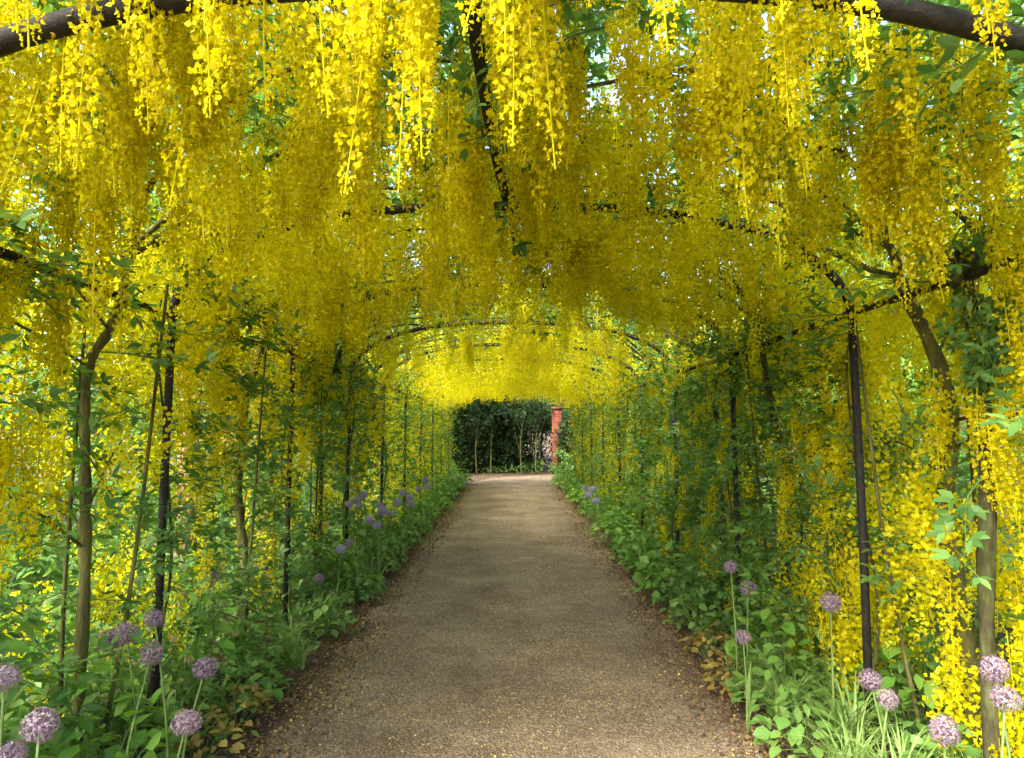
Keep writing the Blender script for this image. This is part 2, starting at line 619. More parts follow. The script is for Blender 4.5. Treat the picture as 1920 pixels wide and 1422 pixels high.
def place_racemes(s, y0, y1):
    """hanging points of one tree's racemes"""
    n = int((y1 - y0) * 2.0 * (205 if y0 < 5 else 125))
    k = rng.integers(max(1, n // 5), size=n)                # clusters of a few racemes on one spur
    x = s * PW * U(-.06, 1, n)[k] + rng.normal(0, .045, n)
    Y = U(y0 - .15, y1 + .15, n)[k] + rng.normal(0, .045, n)
    z = arch_z(x) + rng.triangular(-.10, .10, .68, n)
    keep = U(0, 1, n) < d_ceiling(x, Y)
    A = np.stack([x, Y, z], 1)[keep]
    n = int((y1 - y0) * 2.0 * (170 if y0 < 4.6 else 125))
    x = s * (PW + rng.triangular(-.12, .1, .75, n))
    Y = U(y0 - .15, y1 + .15, n)
    z = U(.38, 2.5, n)
    keep = U(0, 1, n) < d_side(s, np.abs(x), Y, z)
    # outside the shoulder of the hoops
    m = int((y1 - y0) * 2.0 * 40)
    xo = s * (PW + U(.0, .75, m))
    C = np.stack([xo, U(y0, y1, m), U(2.25, 3.05, m) - .25 * (np.abs(xo) - PW)], 1)
    # tied along the hoops themselves
    m = 34
    H = []
    for hy in HOOPS:
        if y0 <= hy < y1 and not (hy < 2 and s > 0):
            k = 12 if 5.4 < hy < 9.3 else m
            xh = s * PW * U(.1, 1.0, k)
            H.append(np.stack([xh, hy + rng.normal(0, .05, k), arch_z(xh) + U(-.02, .08, k)], 1))
    A = np.vstack([A, C] + H)
    return np.vstack([A, np.stack([x, Y, z], 1)[keep]])


def place_sprays(s, y0, y1, f_side):
    n = int((y1 - y0) * 2.0 * (44 if y0 < 4.5 else 26))
    x = s * PW * U(-.05, 1.05, n)
    A = np.stack([x, U(y0 - .1, y1 + .1, n), arch_z(x) + rng.triangular(.0, .25, .75, n)], 1)
    n = int((y1 - y0) * 2.0 * 50 * f_side)
    B = np.stack([s * (PW + rng.triangular(-.22, .12, .9, n)), U(y0 - .1, y1 + .1, n), U(.25, 2.5, n)], 1)
    m = int((y1 - y0) * 2.3 * (42 if y0 < 4.5 else 3))
    C = np.stack([s * U(-.1, 2.5, m), U(y0, y1, m), 0 * U(0, 1, m)], 1)
    C[:, 2] = arch_z(np.minimum(np.abs(C[:, 0]), PW)) + U(.45, 1.0, m)
    return np.vstack([A, B, C])


TREES = {-1: [1.15, 2.95, 4.8, 6.7, 8.6, 10.5, 12.4, 14.3, 16.2, 18.1], 1: [1.2, 3.0, 4.7, 6.3, 8.2, 10.3, 12.2, 14.1, 16.0, 18.0]}
SIDE = {-1: 'left', 1: 'right'}
TLABEL = {
    (-1, 0): 'laburnum arching over the left foreground, its long yellow racemes nearest overhead on the left',
    (-1, 1): 'laburnum with sinuous greenish stem just before the first black post on the left',
    (-1, 2): 'laburnum with straight brown stem just before the second black post on the left',
    (-1, 3): 'laburnum with thin stem just before the third black post on the left',
    (1, 0): 'laburnum curtaining the right edge with yellow racemes, a knotty burl on its limb',
    (1, 1): 'laburnum with thick dull green stem beside the first black post on the right',
    (1, 2): 'laburnum with slim grey stem between the first and second black posts on the right',
    (1, 3): 'very leafy laburnum with few flowers before the third black post on the right',
}
PARTS_TO = 9.0

for s in (-1, 1):
    ty = TREES[s]
    for i, y in enumerate(ty):
        y0 = 1.25 if i == 0 else (ty[i - 1] + y) / 2
        y1 = 19.2 if i == len(ty) - 1 else (ty[i + 1] + y) / 2
        # the hoop of posts nearest to this stem, for the label
        post = int(np.argmin([abs(h - y) for h in HOOPS])) - 1
        lab = TLABEL.get((s, i)) or f'laburnum in yellow flower at the {ORD[post]} black post on the {SIDE[s]} side of the tunnel'
        bx = s * (1.92 + U(-.05, .08))
        base = np.array([bx, y, 0.03])
        root = thing('laburnum_tree', lab, 'tree', base, 'laburnums trained over the tunnel')
        loc = lambda p: np.asarray(p, float) - base
        # trunk
        if (s, i) == (-1, 1):
            tp = [at(150, 1235, y), at(158, 1100, y), at(160, 900, y), at(163, 700, y), at(205, 620, y), at(232, 540, y), at(240, 470, y)]
            tp[0][2] = -.05
            tr, bm = np.linspace(.026, .017, 34), M['green_bark']
        else:
            wig = U(-.06, .06, (4, 2))
            tp = [(bx, y, -.08), (bx + wig[0, 0] * .5, y + wig[0, 1], .6), (bx + wig[1, 0], y + wig[1, 1], 1.2), (bx + wig[2, 0] - s * .05, y + wig[2, 1], 1.75), (s * (PW + .03), y + wig[3, 1], SPR + .12)]
            r0 = {(-1, 2): .032, (1, 1): .036, (1, 0): .034}.get((s, i), U(.018, .028))
            tr, bm = np.linspace(r0 * 1.25, r0 * .75, 34), (M['green_bark'] if (s, i) in ((1, 1),) or U(0, 1) < .3 else M['bark'])
        sp = smooth_path(tp, 34)
        Geo().tube(loc(sp), tr, 9, lump=.13).build('trunk', bm, root, True)
        top = sp[-1]
        # limbs laid over the hoops and side twigs
        tips = []
        for k, dy in enumerate((-.75, -.2, .35, .85)):
            dy *= (y1 - y0) / 1.9
            xs_ = np.linspace(s * PW * .98, s * U(-.1, .25), 7)
            pts = [top] + [(x_, y + dy * min(1, q * 1.8 / 6 + .1) + U(-.08, .08), float(arch_z(x_)) + .05 + U(0, .07)) for q, x_ in enumerate(xs_)]
            p = smooth_path(pts, 16)
            Geo().tube(loc(p), np.linspace(.017, .006, 16), 5).build('branch', bm, root, True)
        for k in range(5):
            h = U(.5, 2.0)
            b = sp[int(np.clip(h / 2.2 * 33, 0, 33))]
            dirY = (1 if k % 2 else -1) * U(.4, .9)
            e = b + np.array([s * U(-.05, .45), dirY, U(.05, .4)])
            m_ = (b + e) / 2 + np.array([0, 0, U(.02, .12)])
            Geo().tube(loc(smooth_path([b, m_, e], 8)), np.linspace(.009, .003, 8), 4).build('branch', bm, root, True)
        if i < 4:
            for k in range(2):       # slim secondary stems rising from the foot
                q = U(-.25, .25, 2)
                pts = [(bx + .3 * q[0], y + q[1], -.05), (bx + q[0] * .8, y + q[1] * 1.6, .9), (bx + q[0] - s * .05, y + q[1] * 2, SPR + .1)]
                Geo().tube(loc(smooth_path(pts, 10)), np.linspace(.012, .007, 10), 5).build('stem', bm, root, True)
        # flowers
        P = place_racemes(s, y0, y1)
        keepout = (np.abs(P[:, 0]) < 1.2) & (P[:, 1] < 3) & (P[:, 2] < 2.3)
        keepout |= (np.abs(P[:, 0] - np.interp(P[:, 1], [1.6, 4.2], [-.13, .02])) < .07) & (P[:, 1] < 4.4) & (U(0, 1, len(P)) < .85)          # bare strip under the ridge rail
        inner = (np.abs(P[:, 0]) < PW - .02) & (P[:, 1] < 4.5) & (P[:, 2] - .34 < 1.62 + .36 * np.abs(P[:, 0]))
        keepout |= inner & (U(0, 1, len(P)) < (.8 if s > 0 else .2))                                  # cut back along the side rails
        keepout |= P[:, 1] < 1.3
        P = P[~keepout]
        n = len(P)
        dist = np.linalg.norm(P - np.array([0, 0, CAM_H]), axis=1)
        order = np.argsort(dist + 100 * ~(in_view(P) | in_view(P - np.array([0, 0, .3]))))
        if y < PARTS_TO:
            head, rest = order[:295], order[295:]
            for j in head:
                sc = U(.85, 1.2)
                tl = rng.normal(0, .06, 2)
                R = Matrix.Rotation(U(0, 6.28), 4, 'Z')
                mm = Matrix.Translation(Vector(loc(P[j]))) @ Matrix.Rotation(tl[0], 4, 'X') @ Matrix.Rotation(tl[1], 4, 'Y') @ R @ Matrix.Diagonal((sc, sc, sc * U(.85, 1.25), 1))
                link('raceme', RAC_ME[rng.integers(len(RAC_ME))], root, mm)
            units = RAC_MID
        else:
            rest, units = order, RAC_LOW
        if len(rest):
            g = Geo()
            for k, un in enumerate(units):
                sel = rest[k::len(units)]
                a = U(0, 6.28, len(sel))
                sc = U(.85, 1.3, len(sel))
                R = np.zeros((len(sel), 3, 3))
                R[:, 0, 0] = np.cos(a) * sc; R[:, 0, 1] = -np.sin(a) * sc
                R[:, 1, 0] = np.sin(a) * sc; R[:, 1, 1] = np.cos(a) * sc
                R[:, 2, 2] = sc
                g.inst(un, R, loc(P[sel]))
            g.build('blossom', M['petal'], root, kind='stuff')
        # leaves
        fs = 1.0
        if s > 0 and 2 <= i <= 4: fs = 1.7
        if s > 0 and i <= 1: fs = .45
        if s < 0 and i <= 3: fs = 1.25
        P = place_sprays(s, y0, y1, fs)
        n = len(P)
        if y < 7.5:
            vis = np.argsort(np.linalg.norm(P, axis=1) + 100 * ~in_view(P))[:280]
            for j in vis:
                D = norm(np.array([U(-1, 1) - s * .2, U(-1, 1), U(-.5, .35)]))
                R = frames(D[None], np.array([[0, 0, 1.]]), 1, 1)[0] * U(.8, 1.25)
                link('leaf_spray', SPR_ME[rng.integers(4)], root, mat4(R, loc(P[j])))
            P = P[np.setdiff1d(np.arange(n), vis)]
        if len(P):
            k = 12
            C = np.repeat(loc(P), k, 0) + rng.normal(0, .11, (len(P) * k, 3))
            g = Geo()
            trifol(g, C, norm(rdir(len(C)) * np.array([1, 1, .5])), norm(np.array([0, 0, 1.]) + rng.normal(0, .45, C.shape)), U(.055, .085, len(C)), DIAMOND)
            g.build('foliage', M['lab_leaf'], root, kind='stuff')
        if (s, i) == (1, 0):
            # knotty burl where the old limb is tied to the rail
            c = at(1800, 505, 2.6)
            th, ph = np.meshgrid(np.linspace(0, 2 * PI, 15)[:-1], np.linspace(.05, PI - .05, 9))
            rr = .055 * (1 + .3 * np.sin(th * 3 + ph * 4) + .2 * np.sin(ph * 7 - th * 2))
            V = np.stack([rr * np.sin(ph) * np.cos(th), rr * np.sin(ph) * np.sin(th), rr * 1.25 * np.cos(ph)], -1) + loc(c)
            idx = np.arange(th.size).reshape(th.shape)
            f = [(idx[a, b], idx[a + 1, b], idx[a + 1, (b + 1) % 14], idx[a, (b + 1) % 14]) for a in range(8) for b in range(14)]
            Geo().add(V, f).build('burl', M['bark'], root, True)
            Geo().tube(loc(smooth_path([at(1790, 395, 2.7), at(1822, 425, 2.65), at(1838, 470, 2.6), at(1820, 520, 2.6)], 10)), np.linspace(.012, .02, 10), 6).build('branch', M['bark'], root, True)
            Geo().tube(loc(smooth_path([at(1848, 1150, 2.58) * np.array([1, 1, 0]) + np.array([0, 0, -.06]), at(1850, 1200, 2.56), at(1850, 900, 2.55), at(1838, 700, 2.6), at(1810, 520, 2.6)], 12)), np.linspace(.03, .024, 12), 9, lump=.16).build('stem', M['bark'], root, True)
            for q in range(26):
                p = at(U(1800, 1900), U(520, 640), U(2.45, 2.7))
                R = frames(norm(np.array([[U(-.6, .6), U(-.6, .6), -1]])), np.array([[0, 1., .2]]), 1, 1)[0] * .8
                link('leaf_spray', SPR_ME[q % 4], root, mat4(R, loc(p)))


# ------------------------------------------------------------------ shrubs and trees outside the tunnel
def crown_cards(c, rad, n, size, clumps=40, hollow=.55, sq=(1, 1, 1)):
    """leaf-sized faces in clumps through an ellipsoid"""
    d = rdir(clumps)
    r = U(hollow, 1, clumps) ** .6
    K = d * r[:, None] * np.asarray(rad) + np.asarray(c)
    which = rng.integers(clumps, size=n)
    cs = U(.10, .26, clumps)[which][:, None] * np.mean(rad)
    P = K[which] + rng.normal(0, 1, (n, 3)) * cs
    D = norm(rdir(n) * np.array([1, 1, .7]) + np.array([0, 0, -.25]))
    N = norm(rdir(n) + np.array([0, 0, .8]))
    L = U(.7, 1.3, n) * size
    return P, D, N, L


def make_plant(name, label, cat, base, c, rad, n, size, mat, trunk_r, tmat, group, sticks=3, clumps=40, unit=DIAMOND):
    base = np.asarray(base, float)
    root = thing(name, label, cat, base, group)
    c = np.asarray(c, float)
    top = c - base
    tp = smooth_path([(0, 0, -.15), (U(-.05, .05), U(-.05, .05), top[2] * .5), tuple(top)], 10)
    Geo().tube(tp, np.linspace(trunk_r * 1.3, trunk_r * .5, 10), 8).build('trunk', tmat, root, True)
    for k in range(sticks):
        d = rdir(1)[0] * np.array([.8, .8, .5]) * np.asarray(rad)
        b = tp[rng.integers(3, 8)]
        e = top + d
        Geo().tube(smooth_path([b, (b + e) / 2 + U(-.1, .1, 3), e], 8), np.linspace(trunk_r * .5, trunk_r * .12, 8), 5).build('branch', tmat, root, True)
    P, D, N, L = crown_cards(top, rad, n, size, clumps)
    ok = P[:, 2] > .03
    Geo().inst(unit, frames(D[ok], N[ok], L[ok], L[ok] * .55), P[ok]).build('crown', mat, root)
    return root


WHERE = ['level with the first black post', 'level with the second black post', 'level with the third black post', 'level with the fourth black post',
         'level with the sixth black post', 'level with the eighth black post', 'near the far end of the tunnel']
for s in (-1, 1):
    for k, y in enumerate((2.6, 4.7, 7.0, 9.4, 12.4, 15.4, 18.4)):
        x = s * U(4.1, 4.9)
        h = U(1.0, 1.35)
        mt = M['bright_leaf'] if (s < 0 and k in (0, 1, 3)) or k in (2, 5) else M['lab_leaf']
        col = 'bright green' if mt is M['bright_leaf'] else 'mid green'
        make_plant('garden_shrub', f'{col} bushy shrub behind the {SIDE[s]} posts, {WHERE[k]}', 'shrub', (x, y, 0), (x, y, h), (1.15, 1.35, 1.35), 5200, .085, mt, .03, M['bark'], 'shrubs outside the tunnel', 4, 46)
    for k, y in enumerate((4.0, 9.0, 14.5, 20.5)):
        x = s * (U(8.0, 9.5) if s < 0 or k > 1 else U(5.6, 6.2))
        mt = (M['lab_leaf'], M['bright_leaf'], M['dark_leaf'], M['lab_leaf'])[k]
        tint = ('mid green', 'bright green', 'dark green', 'mid green')[k]
        dist = ('nearest', 'second', 'third', 'farthest')[k]
        make_plant('garden_tree', f'{tint} broad tree rising beyond the {SIDE[s]} shrubs, {dist} of that row', 'tree', (x, y, 0), (x, y, 4.4), (2.3, 2.6, 2.5), 9000, .15, mt, .13, M['tan_bark'], 'trees beyond the shrubs', 6, 60)
# bare tan trunk glimpsed behind the first left post
p = at(347, 980, 5.6)
make_plant('garden_tree', 'slender tree with pinkish tan trunk glimpsed just behind the first left post', 'tree', (p[0], 5.6, 0), (p[0] - .3, 5.8, 4.2), (1.4, 1.4, 1.1), 4500, .12, M['lab_leaf'], .07, M['tan_bark'], None, 5, 34)
p = at(497, 1150, 6.2)
make_plant('garden_tree', 'short tan tree trunk behind the stem at the second left post', 'tree', (p[0], 6.2, 0), (p[0] - .2, 6.3, 3.4), (1.1, 1.1, .9), 3000, .11, M['lab_leaf'], .085, M['tan_bark'], None, 4, 30)

# the dark planting that closes the far end
ends = [(-5.2, 25.0, 'first'), (-3.3, 25.6, 'second'), (-1.5, 25.0, 'third'), (.1, 25.7, 'fourth'), (1.2, 26.6, 'rightmost')]
for k, (x, y, q) in enumerate(ends):
    make_plant('evergreen_shrub', f'dark evergreen shrub closing the far end of the path, {q} from the left'.replace('rightmost from the left', 'rightmost, behind the brick pier'), 'shrub', (x, y, 0), (x, y, 1.5), (1.3, 1.0, 1.7), 9000, (.14, .10, .17)[k % 3], M[('far_leaf', 'dark_leaf', 'far_leaf')[k % 3]], .04, M['bark'], 'dark shrubs at the far end', 4, 50)
make_plant('evergreen_shrub', 'dark climbing shrub against the brick wall at the far end', 'shrub', (2.45, 23.85, 0), (2.3, 23.85, 1.25), (.6, .25, 1.1), 2600, .12, M['dark_leaf'], .03, M['bark'], None, 3, 30)
make_plant('evergreen_shrub', 'low green shrub at the foot of the red brick pier', 'shrub', (1.75, 23.6, 0), (1.75, 23.6, .4), (.4, .25, .4), 1100, .1, M['lab_leaf'], .02, M['bark'], None, 3, 16)
make_plant('garden_tree', 'dark spreading tree added to shade the left of the far end', 'tree', (-4.6, 21.6, 0), (-3.4, 21.6, 4.9), (3.0, 1.9, 1.7), 9000, .16, M['dark_leaf'], .12, M['bark'], None, 6, 50)  # crown added to keep sun off the far hedge
make_plant('garden_tree', 'dark spreading tree added to shade the brick wall at the far end', 'tree', (4.4, 22.4, 0), (2.6, 22.2, 4.9), (2.4, 1.6, 1.5), 7000, .16, M['dark_leaf'], .12, M['bark'], None, 6, 44)  # second added crown, throws shade over the brick pier and wall
for k, (x, y, q) in enumerate([(-7, 30, 'leftmost'), (-2.2, 31, 'left middle'), (3.0, 30, 'right middle'), (8, 29, 'rightmost')]):
    make_plant('garden_tree', f'tall dark tree behind the far end shrubs, {q} of the four', 'tree', (x, y, 0), (x, y, 5.2), (2.9, 2.5, 3.6), 9000, .2, M['dark_leaf'], .16, M['bark'], 'trees behind the far end', 6, 64)

for k, (x, y) in enumerate([(-1.25, 23.9), (-.75, 24.1), (.35, 23.9), (.85, 24.0)]):
    make_plant('sapling', f'slim bare stemmed sapling before the dark far end shrubs, {ORD[k + 1]} from the left', 'sapling', (x, y, 0), (x + .1, y, 2.2), (.5, .4, .5), 500, .11, M['dark_leaf'], .022, M['green_bark'], 'saplings at the far end', 3, 12)

# red brick wall at the bend
gw = thing('brick_wall', 'red brick pier and garden wall at the far end of the path', 'wall', (1.62, 24.2, 0))
gw['kind'] = 'thing'
Geo().box((0, 0, 1.13), (.34, .45, 2.36)).build('pier', M['brick_pier'], gw)
Geo().box((0, 0, 2.355), (.4, .53, .09)).build('coping', M['brick_pier'], gw)
Geo().box((1.78, .14, 1.0), (3.2, .22, 2.1)).build('wall', M['brick_pier'], gw)


# ------------------------------------------------------------------ border planting
def post_bay(Y):
    """words for where along the row of posts a plant stands"""
    V = [h for h in HOOPS if h > 2]
    for k, h in enumerate(V):
        if Y < h - .35:
            return 'before the first' if k == 0 else f'between the {ORD[k]} and {ORD[k + 1]}'
        if Y < h + .35:
            return f'at the {ORD[k + 1]}'
    return 'past the last'


LEAF_ME = {}
for mk in ('border_leaf', 'bright_leaf', 'dry'):
    LEAF_ME[mk] = Geo().inst(LEAF, np.eye(3)[None], np.zeros((1, 3))).mesh('leaf', M[mk], True)
BLADE_ME = [Geo().inst(b, np.eye(3)[None], np.zeros((1, 3))).mesh('leaf', M['blade'], True) for b in BLADES]


def leafy_plant(root, r, h, n, mk, size, single):
    a = U(0, 6.28, n)
    q = np.sqrt(U(0, 1, n))
    P = np.stack([np.cos(a) * q * r, np.sin(a) * q * r, h * (1 - .65 * q ** 2) * U(.45, 1.05, n)], 1)
    D = norm(np.stack([np.cos(a), np.sin(a), U(-.6, .35, n)], 1) + rng.normal(0, .4, (n, 3)))
    N = norm(np.array([0, 0, 1.]) + .5 * np.stack([np.cos(a), np.sin(a), a * 0], 1) + rng.normal(0, .3, (n, 3)))
    L = U(.7, 1.3, n) * size
    R = frames(D, N, L, L * U(.5, .8, n))
    st = Geo()
    for p in P[::3]:
        st.tube(smooth_path([(p[0] * .15, p[1] * .15, -.02), (p[0] * .6, p[1] * .6, p[2] * .75), tuple(p)], 4), .0022, 3, False)
    st.build('stalk', M['stalk'], root)
    if single:
        for k in range(n):
            link('leaf', LEAF_ME[mk], root, mat4(R[k], P[k]))
    else:
        Geo().inst(LEAF, R, P).build('foliage', M[mk], root)


def strap_plant(root, length, n, single):
    a = U(0, 6.28, n)
    P = np.stack([np.cos(a), np.sin(a), a * 0], 1) * U(0, .06, n)[:, None]
    parts = {}
    for k in range(n):
        ll = length * U(.6, 1.15)
        wd = ll * U(.75, 1.15) * .34 / max(ll, .3)
        Rz = np.array([[math.cos(a[k]), -math.sin(a[k]), 0], [math.sin(a[k]), math.cos(a[k]), 0], [0, 0, 1]])
        tilt = U(-.15, .45)
        Rx = np.array([[1, 0, 0], [0, math.cos(tilt), math.sin(tilt)], [0, -math.sin(tilt), math.cos(tilt)]])
        R = Rz @ Rx @ np.diag([wd * ll * 1.4, ll, ll])
        b = rng.integers(4)
        if single:
            link('leaf', BLADE_ME[b], root, mat4(R, P[k]))
        else:
            parts.setdefault(b, []).append((R, P[k]))
    if not single:
        g = Geo()
        for b, l in parts.items():
            g.inst(BLADES[b], np.array([q[0] for q in l]), np.array([q[1] for q in l]))
        g.build('foliage', M['blade'], root)


used_labels = {}


def border(kind, x, y, sz=1.0):
    side = 'left' if x < 0 else 'right'
    place = 'path edge' if abs(x) < 1.52 else 'back row'
    words = {'leafy': 'low leafy border plant', 'bright': 'fresh bright green leafy plant', 'dry': 'fading orange brown plant', 'strap': 'arching strap leaf clump'}[kind]
    nm = {'leafy': 'border_plant', 'bright': 'border_plant', 'dry': 'fading_plant', 'strap': 'grassy_plant'}[kind]
    bay = post_bay(y)
    lab = f'{words} {bay} {side} post{"s" if "between" in bay else ""}, {place}'.replace('between the', 'between')
    grp = None
    used_labels.setdefault(lab, []).append(1)
    k = len(used_labels[lab])
    if k > 1:
        lab = lab.replace(words, {2: 'farther ' + words, 3: 'third ' + words}.get(k, ORD[min(k, 12)] + ' ' + words))
    root = thing(nm, lab, 'plant', (x, y, .03), 'border plants along the path')
    root.rotation_euler[2] = U(0, 6.28)
    single = y < 4.6
    if kind == 'leafy':
        leafy_plant(root, .24 * sz, .34 * sz, 95 if single else 120, 'border_leaf', .075, single)
    elif kind == 'bright':
        leafy_plant(root, .28 * sz, .55 * sz, 110 if single else 130, 'bright_leaf', .09, single)
    elif kind == 'dry':
        leafy_plant(root, .2 * sz, .26 * sz, 90 if single else 100, 'dry', .055, single)
    else:
        strap_plant(root, .42 * sz, 84 if single else 60, single)


# near left
for kind, x, y, sz in [('bright', -1.45, 2.05, 1.0), ('bright', -1.75, 2.25, 1.15), ('bright', -1.5, 2.55, .95), ('leafy', -1.95, 2.7, 1.2), ('bright', -1.75, 2.95, 1.1),
                       ('dry', -1.5, 2.85, .8), ('dry', -1.47, 3.25, .9), ('strap', -1.62, 3.3, .9), ('leafy', -1.8, 3.6, 1.0), ('dry', -1.48, 3.7, .8), ('leafy', -1.55, 3.95, .9),
                       ('leafy', -2.1, 3.3, 1.3), ('bright', -2.0, 2.6, 1.7), ('bright', -2.35, 2.9, 1.8), ('bright', -2.3, 3.7, 1.7), ('bright', -1.95, 4.1, 1.3), ('bright', -2.6, 3.3, 1.9), ('leafy', -1.6, 2.8, 1.1), ('bright', -2.15, 2.35, 1.3),
                       ('strap', -1.42, 4.5, .85), ('strap', -1.6, 4.85, .9), ('leafy', -1.75, 4.4, 1.1), ('leafy', -1.42, 5.2, .8), ('strap', -1.5, 5.7, .8)]:
    border(kind, x, y, sz)
# near right
for kind, x, y, sz in [('strap', 1.4, 2.45, 1.0), ('leafy', 1.6, 2.3, .9), ('strap', 1.42, 2.95, 1.1), ('strap', 1.6, 3.3, 1.15), ('strap', 1.45, 3.65, 1.0), ('leafy', 1.75, 2.75, 1.1),
                       ('leafy', 1.62, 3.9, 1.0), ('dry', 1.33, 4.15, .8), ('strap', 1.65, 4.35, .9), ('dry', 1.36, 4.75, .8), ('leafy', 1.62, 4.85, 1.1), ('leafy', 1.45, 5.35, .9),
                       ('leafy', 1.95, 2.35, 1.3), ('bright', 2.0, 3.4, 1.1), ('strap', 1.5, 2.7, 1.15), ('strap', 1.45, 4.0, .9), ('strap', 1.8, 3.55, 1.1), ('leafy', 1.85, 4.1, 1.5), ('leafy', 1.9, 2.7, 1.3), ('leafy', 1.5, 5.85, 1.0), ('leafy', 1.42, 3.4, .9), ('leafy', 1.5, 3.75, 1.15), ('bright', 1.62, 4.2, .9), ('leafy', 1.5, 2.2, 1.0)]:
    border(kind, x, y, sz)
for s in (-1, 1):
    for y in np.arange(6.2, 20, .62):
        border(('leafy', 'strap', 'bright')[rng.integers(3)], s * U(1.36, 1.5), y + U(-.1, .1), U(.75, .95))
        border(('leafy', 'bright', 'leafy')[rng.integers(3)], s * U(1.6, 1.9), y + U(-.1, .3), U(.9, 1.25))


# ------------------------------------------------------------------ alliums
def allium_head(r, n, seed):
    q = np.random.default_rng(seed)
    i = np.arange(n) + .5
    ph = np.arccos(1 - 2 * i / n)
    th = PI * (1 + 5 ** .5) * i
    d = np.stack([np.cos(th) * np.sin(ph), np.sin(th) * np.sin(ph), np.cos(ph)], 1) + q.normal(0, .06, (n, 3))
    d = norm(d)
    rr = r * q.uniform(.82, 1.05, n)
    g = Geo()
    g.inst(QUAD, frames(d, norm(q.normal(size=(n, 3))), rr, .0016), np.zeros((n, 3)))
    for k in range(5):                       # five-pointed star at the tip of every spoke
        tdir = norm(np.cross(d, q.normal(size=(n, 3))))
        g.inst(DIAMOND, frames(norm(tdir + d * .25), d, r * .25, r * .085), d * rr[:, None])
    return g.mesh('flower_head', M['mauve'])


HEADS = [allium_head(.046, 150, 5), allium_head(.049, 170, 6), allium_head(.043, 130, 7)]
AL = [  # pixel centre, depth, words
    (290, 1160, 2.65, 'mauve allium globe behind the round pale one, topmost of the left foreground trio'),
    (285, 1225, 2.6, 'round mauve allium globe in the middle of the left foreground cluster'),
    (385, 1253, 2.7, 'pale round allium globe standing apart toward the path in the left foreground'),
    (237, 1187, 2.9, 'dusky fading allium globe beside the yellow racemes at lower left'),
    (205, 1200, 3.1, 'smaller dusky allium globe hidden behind the fading one at lower left'),
    (75, 1360, 1.85, 'large mauve allium globe nearest the lower left corner'),
    (8, 1272, 1.9, 'mauve allium globe cut by the left edge of the picture'),
    (350, 1355, 2.5, 'dull mauve allium globe low among leaves at the bottom left'),
    (18, 1418, 1.9, 'mauve allium globe cut by the bottom edge at the left corner'),
    (598, 1085, 5.4, 'small violet allium globe over the left strap leaf clump'),
    (398, 1080, 4.1, 'dull allium globe near the foot of the first left post'),
    (655, 1018, 6.2, 'small lilac allium globe near the third left post'),
    (1370, 1063, 4.0, 'lilac allium globe by the second right post, higher of two'),
    (1403, 1103, 4.1, 'lilac allium globe by the second right post, lower of two'),
    (1393, 1195, 3.6, 'pinkish allium globe above the right strap leaf clumps'),
    (1557, 1130, 3.4, 'brownish allium globe against the first right post'),
    (1632, 1275, 2.9, 'dark mauve allium globe under the right yellow racemes'),
    (1665, 1312, 2.8, 'brownish mauve allium globe lower right, beside the dark one'),
    (1770, 1370, 2.15, 'large greyish allium globe near the bottom right corner'),
    (1865, 1255, 2.2, 'pink mauve allium globe near the right edge, upper of two'),
    (1885, 1310, 2.15, 'grey mauve allium globe near the right edge, lower of two'),
]
AL_FAR = [(668, 938, 6.6), (672, 950, 7.0), (712, 948, 7.4), (716, 958, 6.9), (745, 942, 8.0), (768, 932, 8.6), (770, 945, 8.0), (798, 900, 8.8), (803, 912, 9.3), (692, 975, 7.2), (655, 945, 6.5), (682, 928, 7.0), (730, 962, 7.3), (755, 925, 8.3), (785, 918, 8.9), (640, 1030, 6.0), (708, 985, 6.6),
          (1118, 940, 9.0), (1096, 915, 10.5), (1102, 928, 10.0), (1110, 918, 9.6)]


FAR_HEADS = [h.copy() for h in HEADS]
for h in FAR_HEADS:
    h.materials[0] = M['lilac']


def allium(c, lab, group, k, leaves=3):
    root = thing('allium', lab, 'flower', (c[0], c[1], .03), group)
    h = c[2] - .03
    b = U(-.09, .09, 2)
    p = smooth_path([(b[0], b[1], -.05), (b[0] * .8, b[1] * .8, h * .5), (0, 0, h)], 8)
    Geo().tube(p, np.linspace(.0055, .004, 8), 5).build('stem', M['stalk'], root, True)
    hs = U(.82, 1.12)
    hd = link('flower_head', (FAR_HEADS if 'drift' in lab else HEADS)[k % 3], root, Matrix.Translation((0, 0, h)) @ Matrix.Rotation(U(-.4, .4), 4, 'X') @ Matrix.Rotation(U(0, 6), 4, 'Z') @ Matrix.Diagonal((hs, hs * U(.92, 1.05), hs * U(.82, 1.0), 1)))
    for q in range(leaves):
        a = U(0, 6.28)
        ll = U(.3, .45)
        R = np.array([[math.cos(a), -math.sin(a), 0], [math.sin(a), math.cos(a), 0], [0, 0, 1]]) @ np.diag([.45, ll, ll])
        link('leaf', BLADE_ME[1 + q % 3], root, mat4(R, (b[0], b[1], 0)))


for k, (px, py, Y_, lab) in enumerate(AL):
    allium(at(px, py, Y_), lab, 'alliums in the borders', k)
AL_FAR.sort(key=lambda q: q[2])
seen = {'left': 0, 'right': 0}
ORD += ['thirteenth', 'fourteenth', 'fifteenth', 'sixteenth', 'seventeenth', 'eighteenth', 'nineteenth']
for k, (px, py, Y_) in enumerate(AL_FAR):
    sd_ = 'left' if px < 960 else 'right'
    seen[sd_] += 1
    allium(at(px, py, Y_), f'small lilac allium in the distant drift along the {sd_} path edge, {ORD[seen[sd_]]} from the front', f'distant alliums on the {sd_}', k, 1)

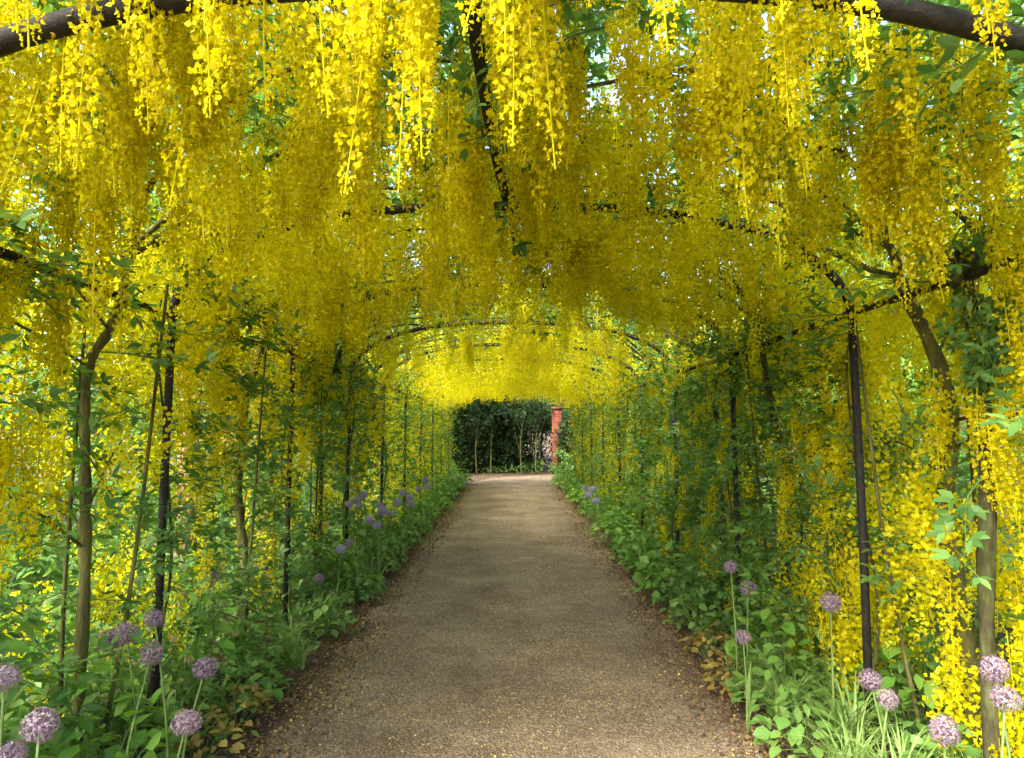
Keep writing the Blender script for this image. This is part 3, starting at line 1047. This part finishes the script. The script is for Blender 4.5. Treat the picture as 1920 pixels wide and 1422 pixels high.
# ------------------------------------------------------------------ loose stuff: ground cover, litter, pebbles, petals
n = 15000
s = np.where(U(0, 1, n) < .5, -1, 1)
Y = 1.6 + 18 * U(0, 1, n) ** 1.6
X = s * (1.3 + rng.triangular(0, .25, 1.7, n))
hh = .05 + rng.triangular(0, .05, .28, n) * np.clip((np.abs(X) - 1.2) * 2.2, .15, 1)
P = np.stack([X, Y, hh], 1)
D = norm(rdir(n) * np.array([1, 1, .6]))
N = norm(rdir(n) * .5 + np.array([0, 0, 1]))
L = U(.03, .075, n)
Geo().inst(LEAF, frames(D, N, L, L * .62), P).build('ground_cover', M['border_leaf'], kind='stuff')


n = 26000
s = np.where(U(0, 1, n) < .5, -1, 1)
X = s * U(1.9, 6.5, n)
Y = U(1.0, 22, n)
far = np.arange(n) > 22000
X = np.where(far, U(-5, 1.2, n), X)
Y = np.where(far, U(24.1, 28, n), Y)
top = .18 + .32 * np.clip(.5 + vnoise(X, Y, 1.1), 0, 1)
P = np.stack([X, Y, .05 + U(0, 1, n) * top], 1)
D = norm(rdir(n) * np.array([1, 1, .8]))
N = norm(rdir(n) * .6 + np.array([0, 0, 1]))
L = U(.06, .13, n)
Geo().inst(LEAF, frames(D, N, L, L * .5), P).build('undergrowth', M['border_leaf'], kind='stuff')


def scatter(name, mat, n, sx, lo, hi, size, unit, flat=.12, pw=1.7, z=.012):
    Y = lo + (hi - lo) * U(0, 1, n) ** pw
    X = sx(n)
    if 'petal' in name:                                       # petals lie in drifts
        ok = U(0, 1, n) < np.clip(.45 + .75 * vnoise(X, Y, 1.9, .7) + .3 * vnoise(X, Y, 5.1, 2.), .06, 1)
        X, Y = X[ok], Y[ok]
        n = len(X)
    P = np.stack([X, Y, np.full(n, z) + U(0, .006, n)], 1)
    a = U(0, 6.28, n)
    D = np.stack([np.cos(a), np.sin(a), U(-flat, flat, n)], 1)
    N = norm(np.array([0, 0, 1.]) + rng.normal(0, flat * 1.6, (n, 3)))
    L = U(.6, 1.4, n) * size
    Geo().inst(unit, frames(D, N, L, L * U(.6, 1, n)), P).build(name, mat, kind='stuff')


scatter('fallen_petals', M['fallen'], 30000, lambda n: np.clip(rng.normal(0, .75, n), -1.3, 1.3), 2.2, 19, .0125, DIAMOND, .35)
scatter('petal_drift', M['fallen'], 16000, lambda n: np.where(U(0, 1, n) < .5, -1, 1) * (1.2 + rng.triangular(-.35, .0, .2, n)), 2.0, 19, .013, DIAMOND, .35, 1.7, .014)
edge = lambda n: np.where(U(0, 1, n) < .5, -1, 1) * (1.30 + rng.triangular(-.38, .06, .5, n))
scatter('leaf_litter', M['litter'], 22000, edge, 2.0, 19, .024, DIAMOND, .45, 1.7, .016)
OCT = (np.array([(.5, 0, 0), (-.5, 0, 0), (0, .5, 0), (0, -.5, 0), (0, 0, .4), (0, 0, -.4)], float),
       [np.array([(0, 2, 4), (2, 1, 4), (1, 3, 4), (3, 0, 4), (2, 0, 5), (1, 2, 5), (3, 1, 5), (0, 3, 5)])])
scatter('gravel', M['pebble'], 22000, lambda n: U(-1.2, 1.2, n), 2.2, 12, .013, OCT, .2, 1.5, .010)
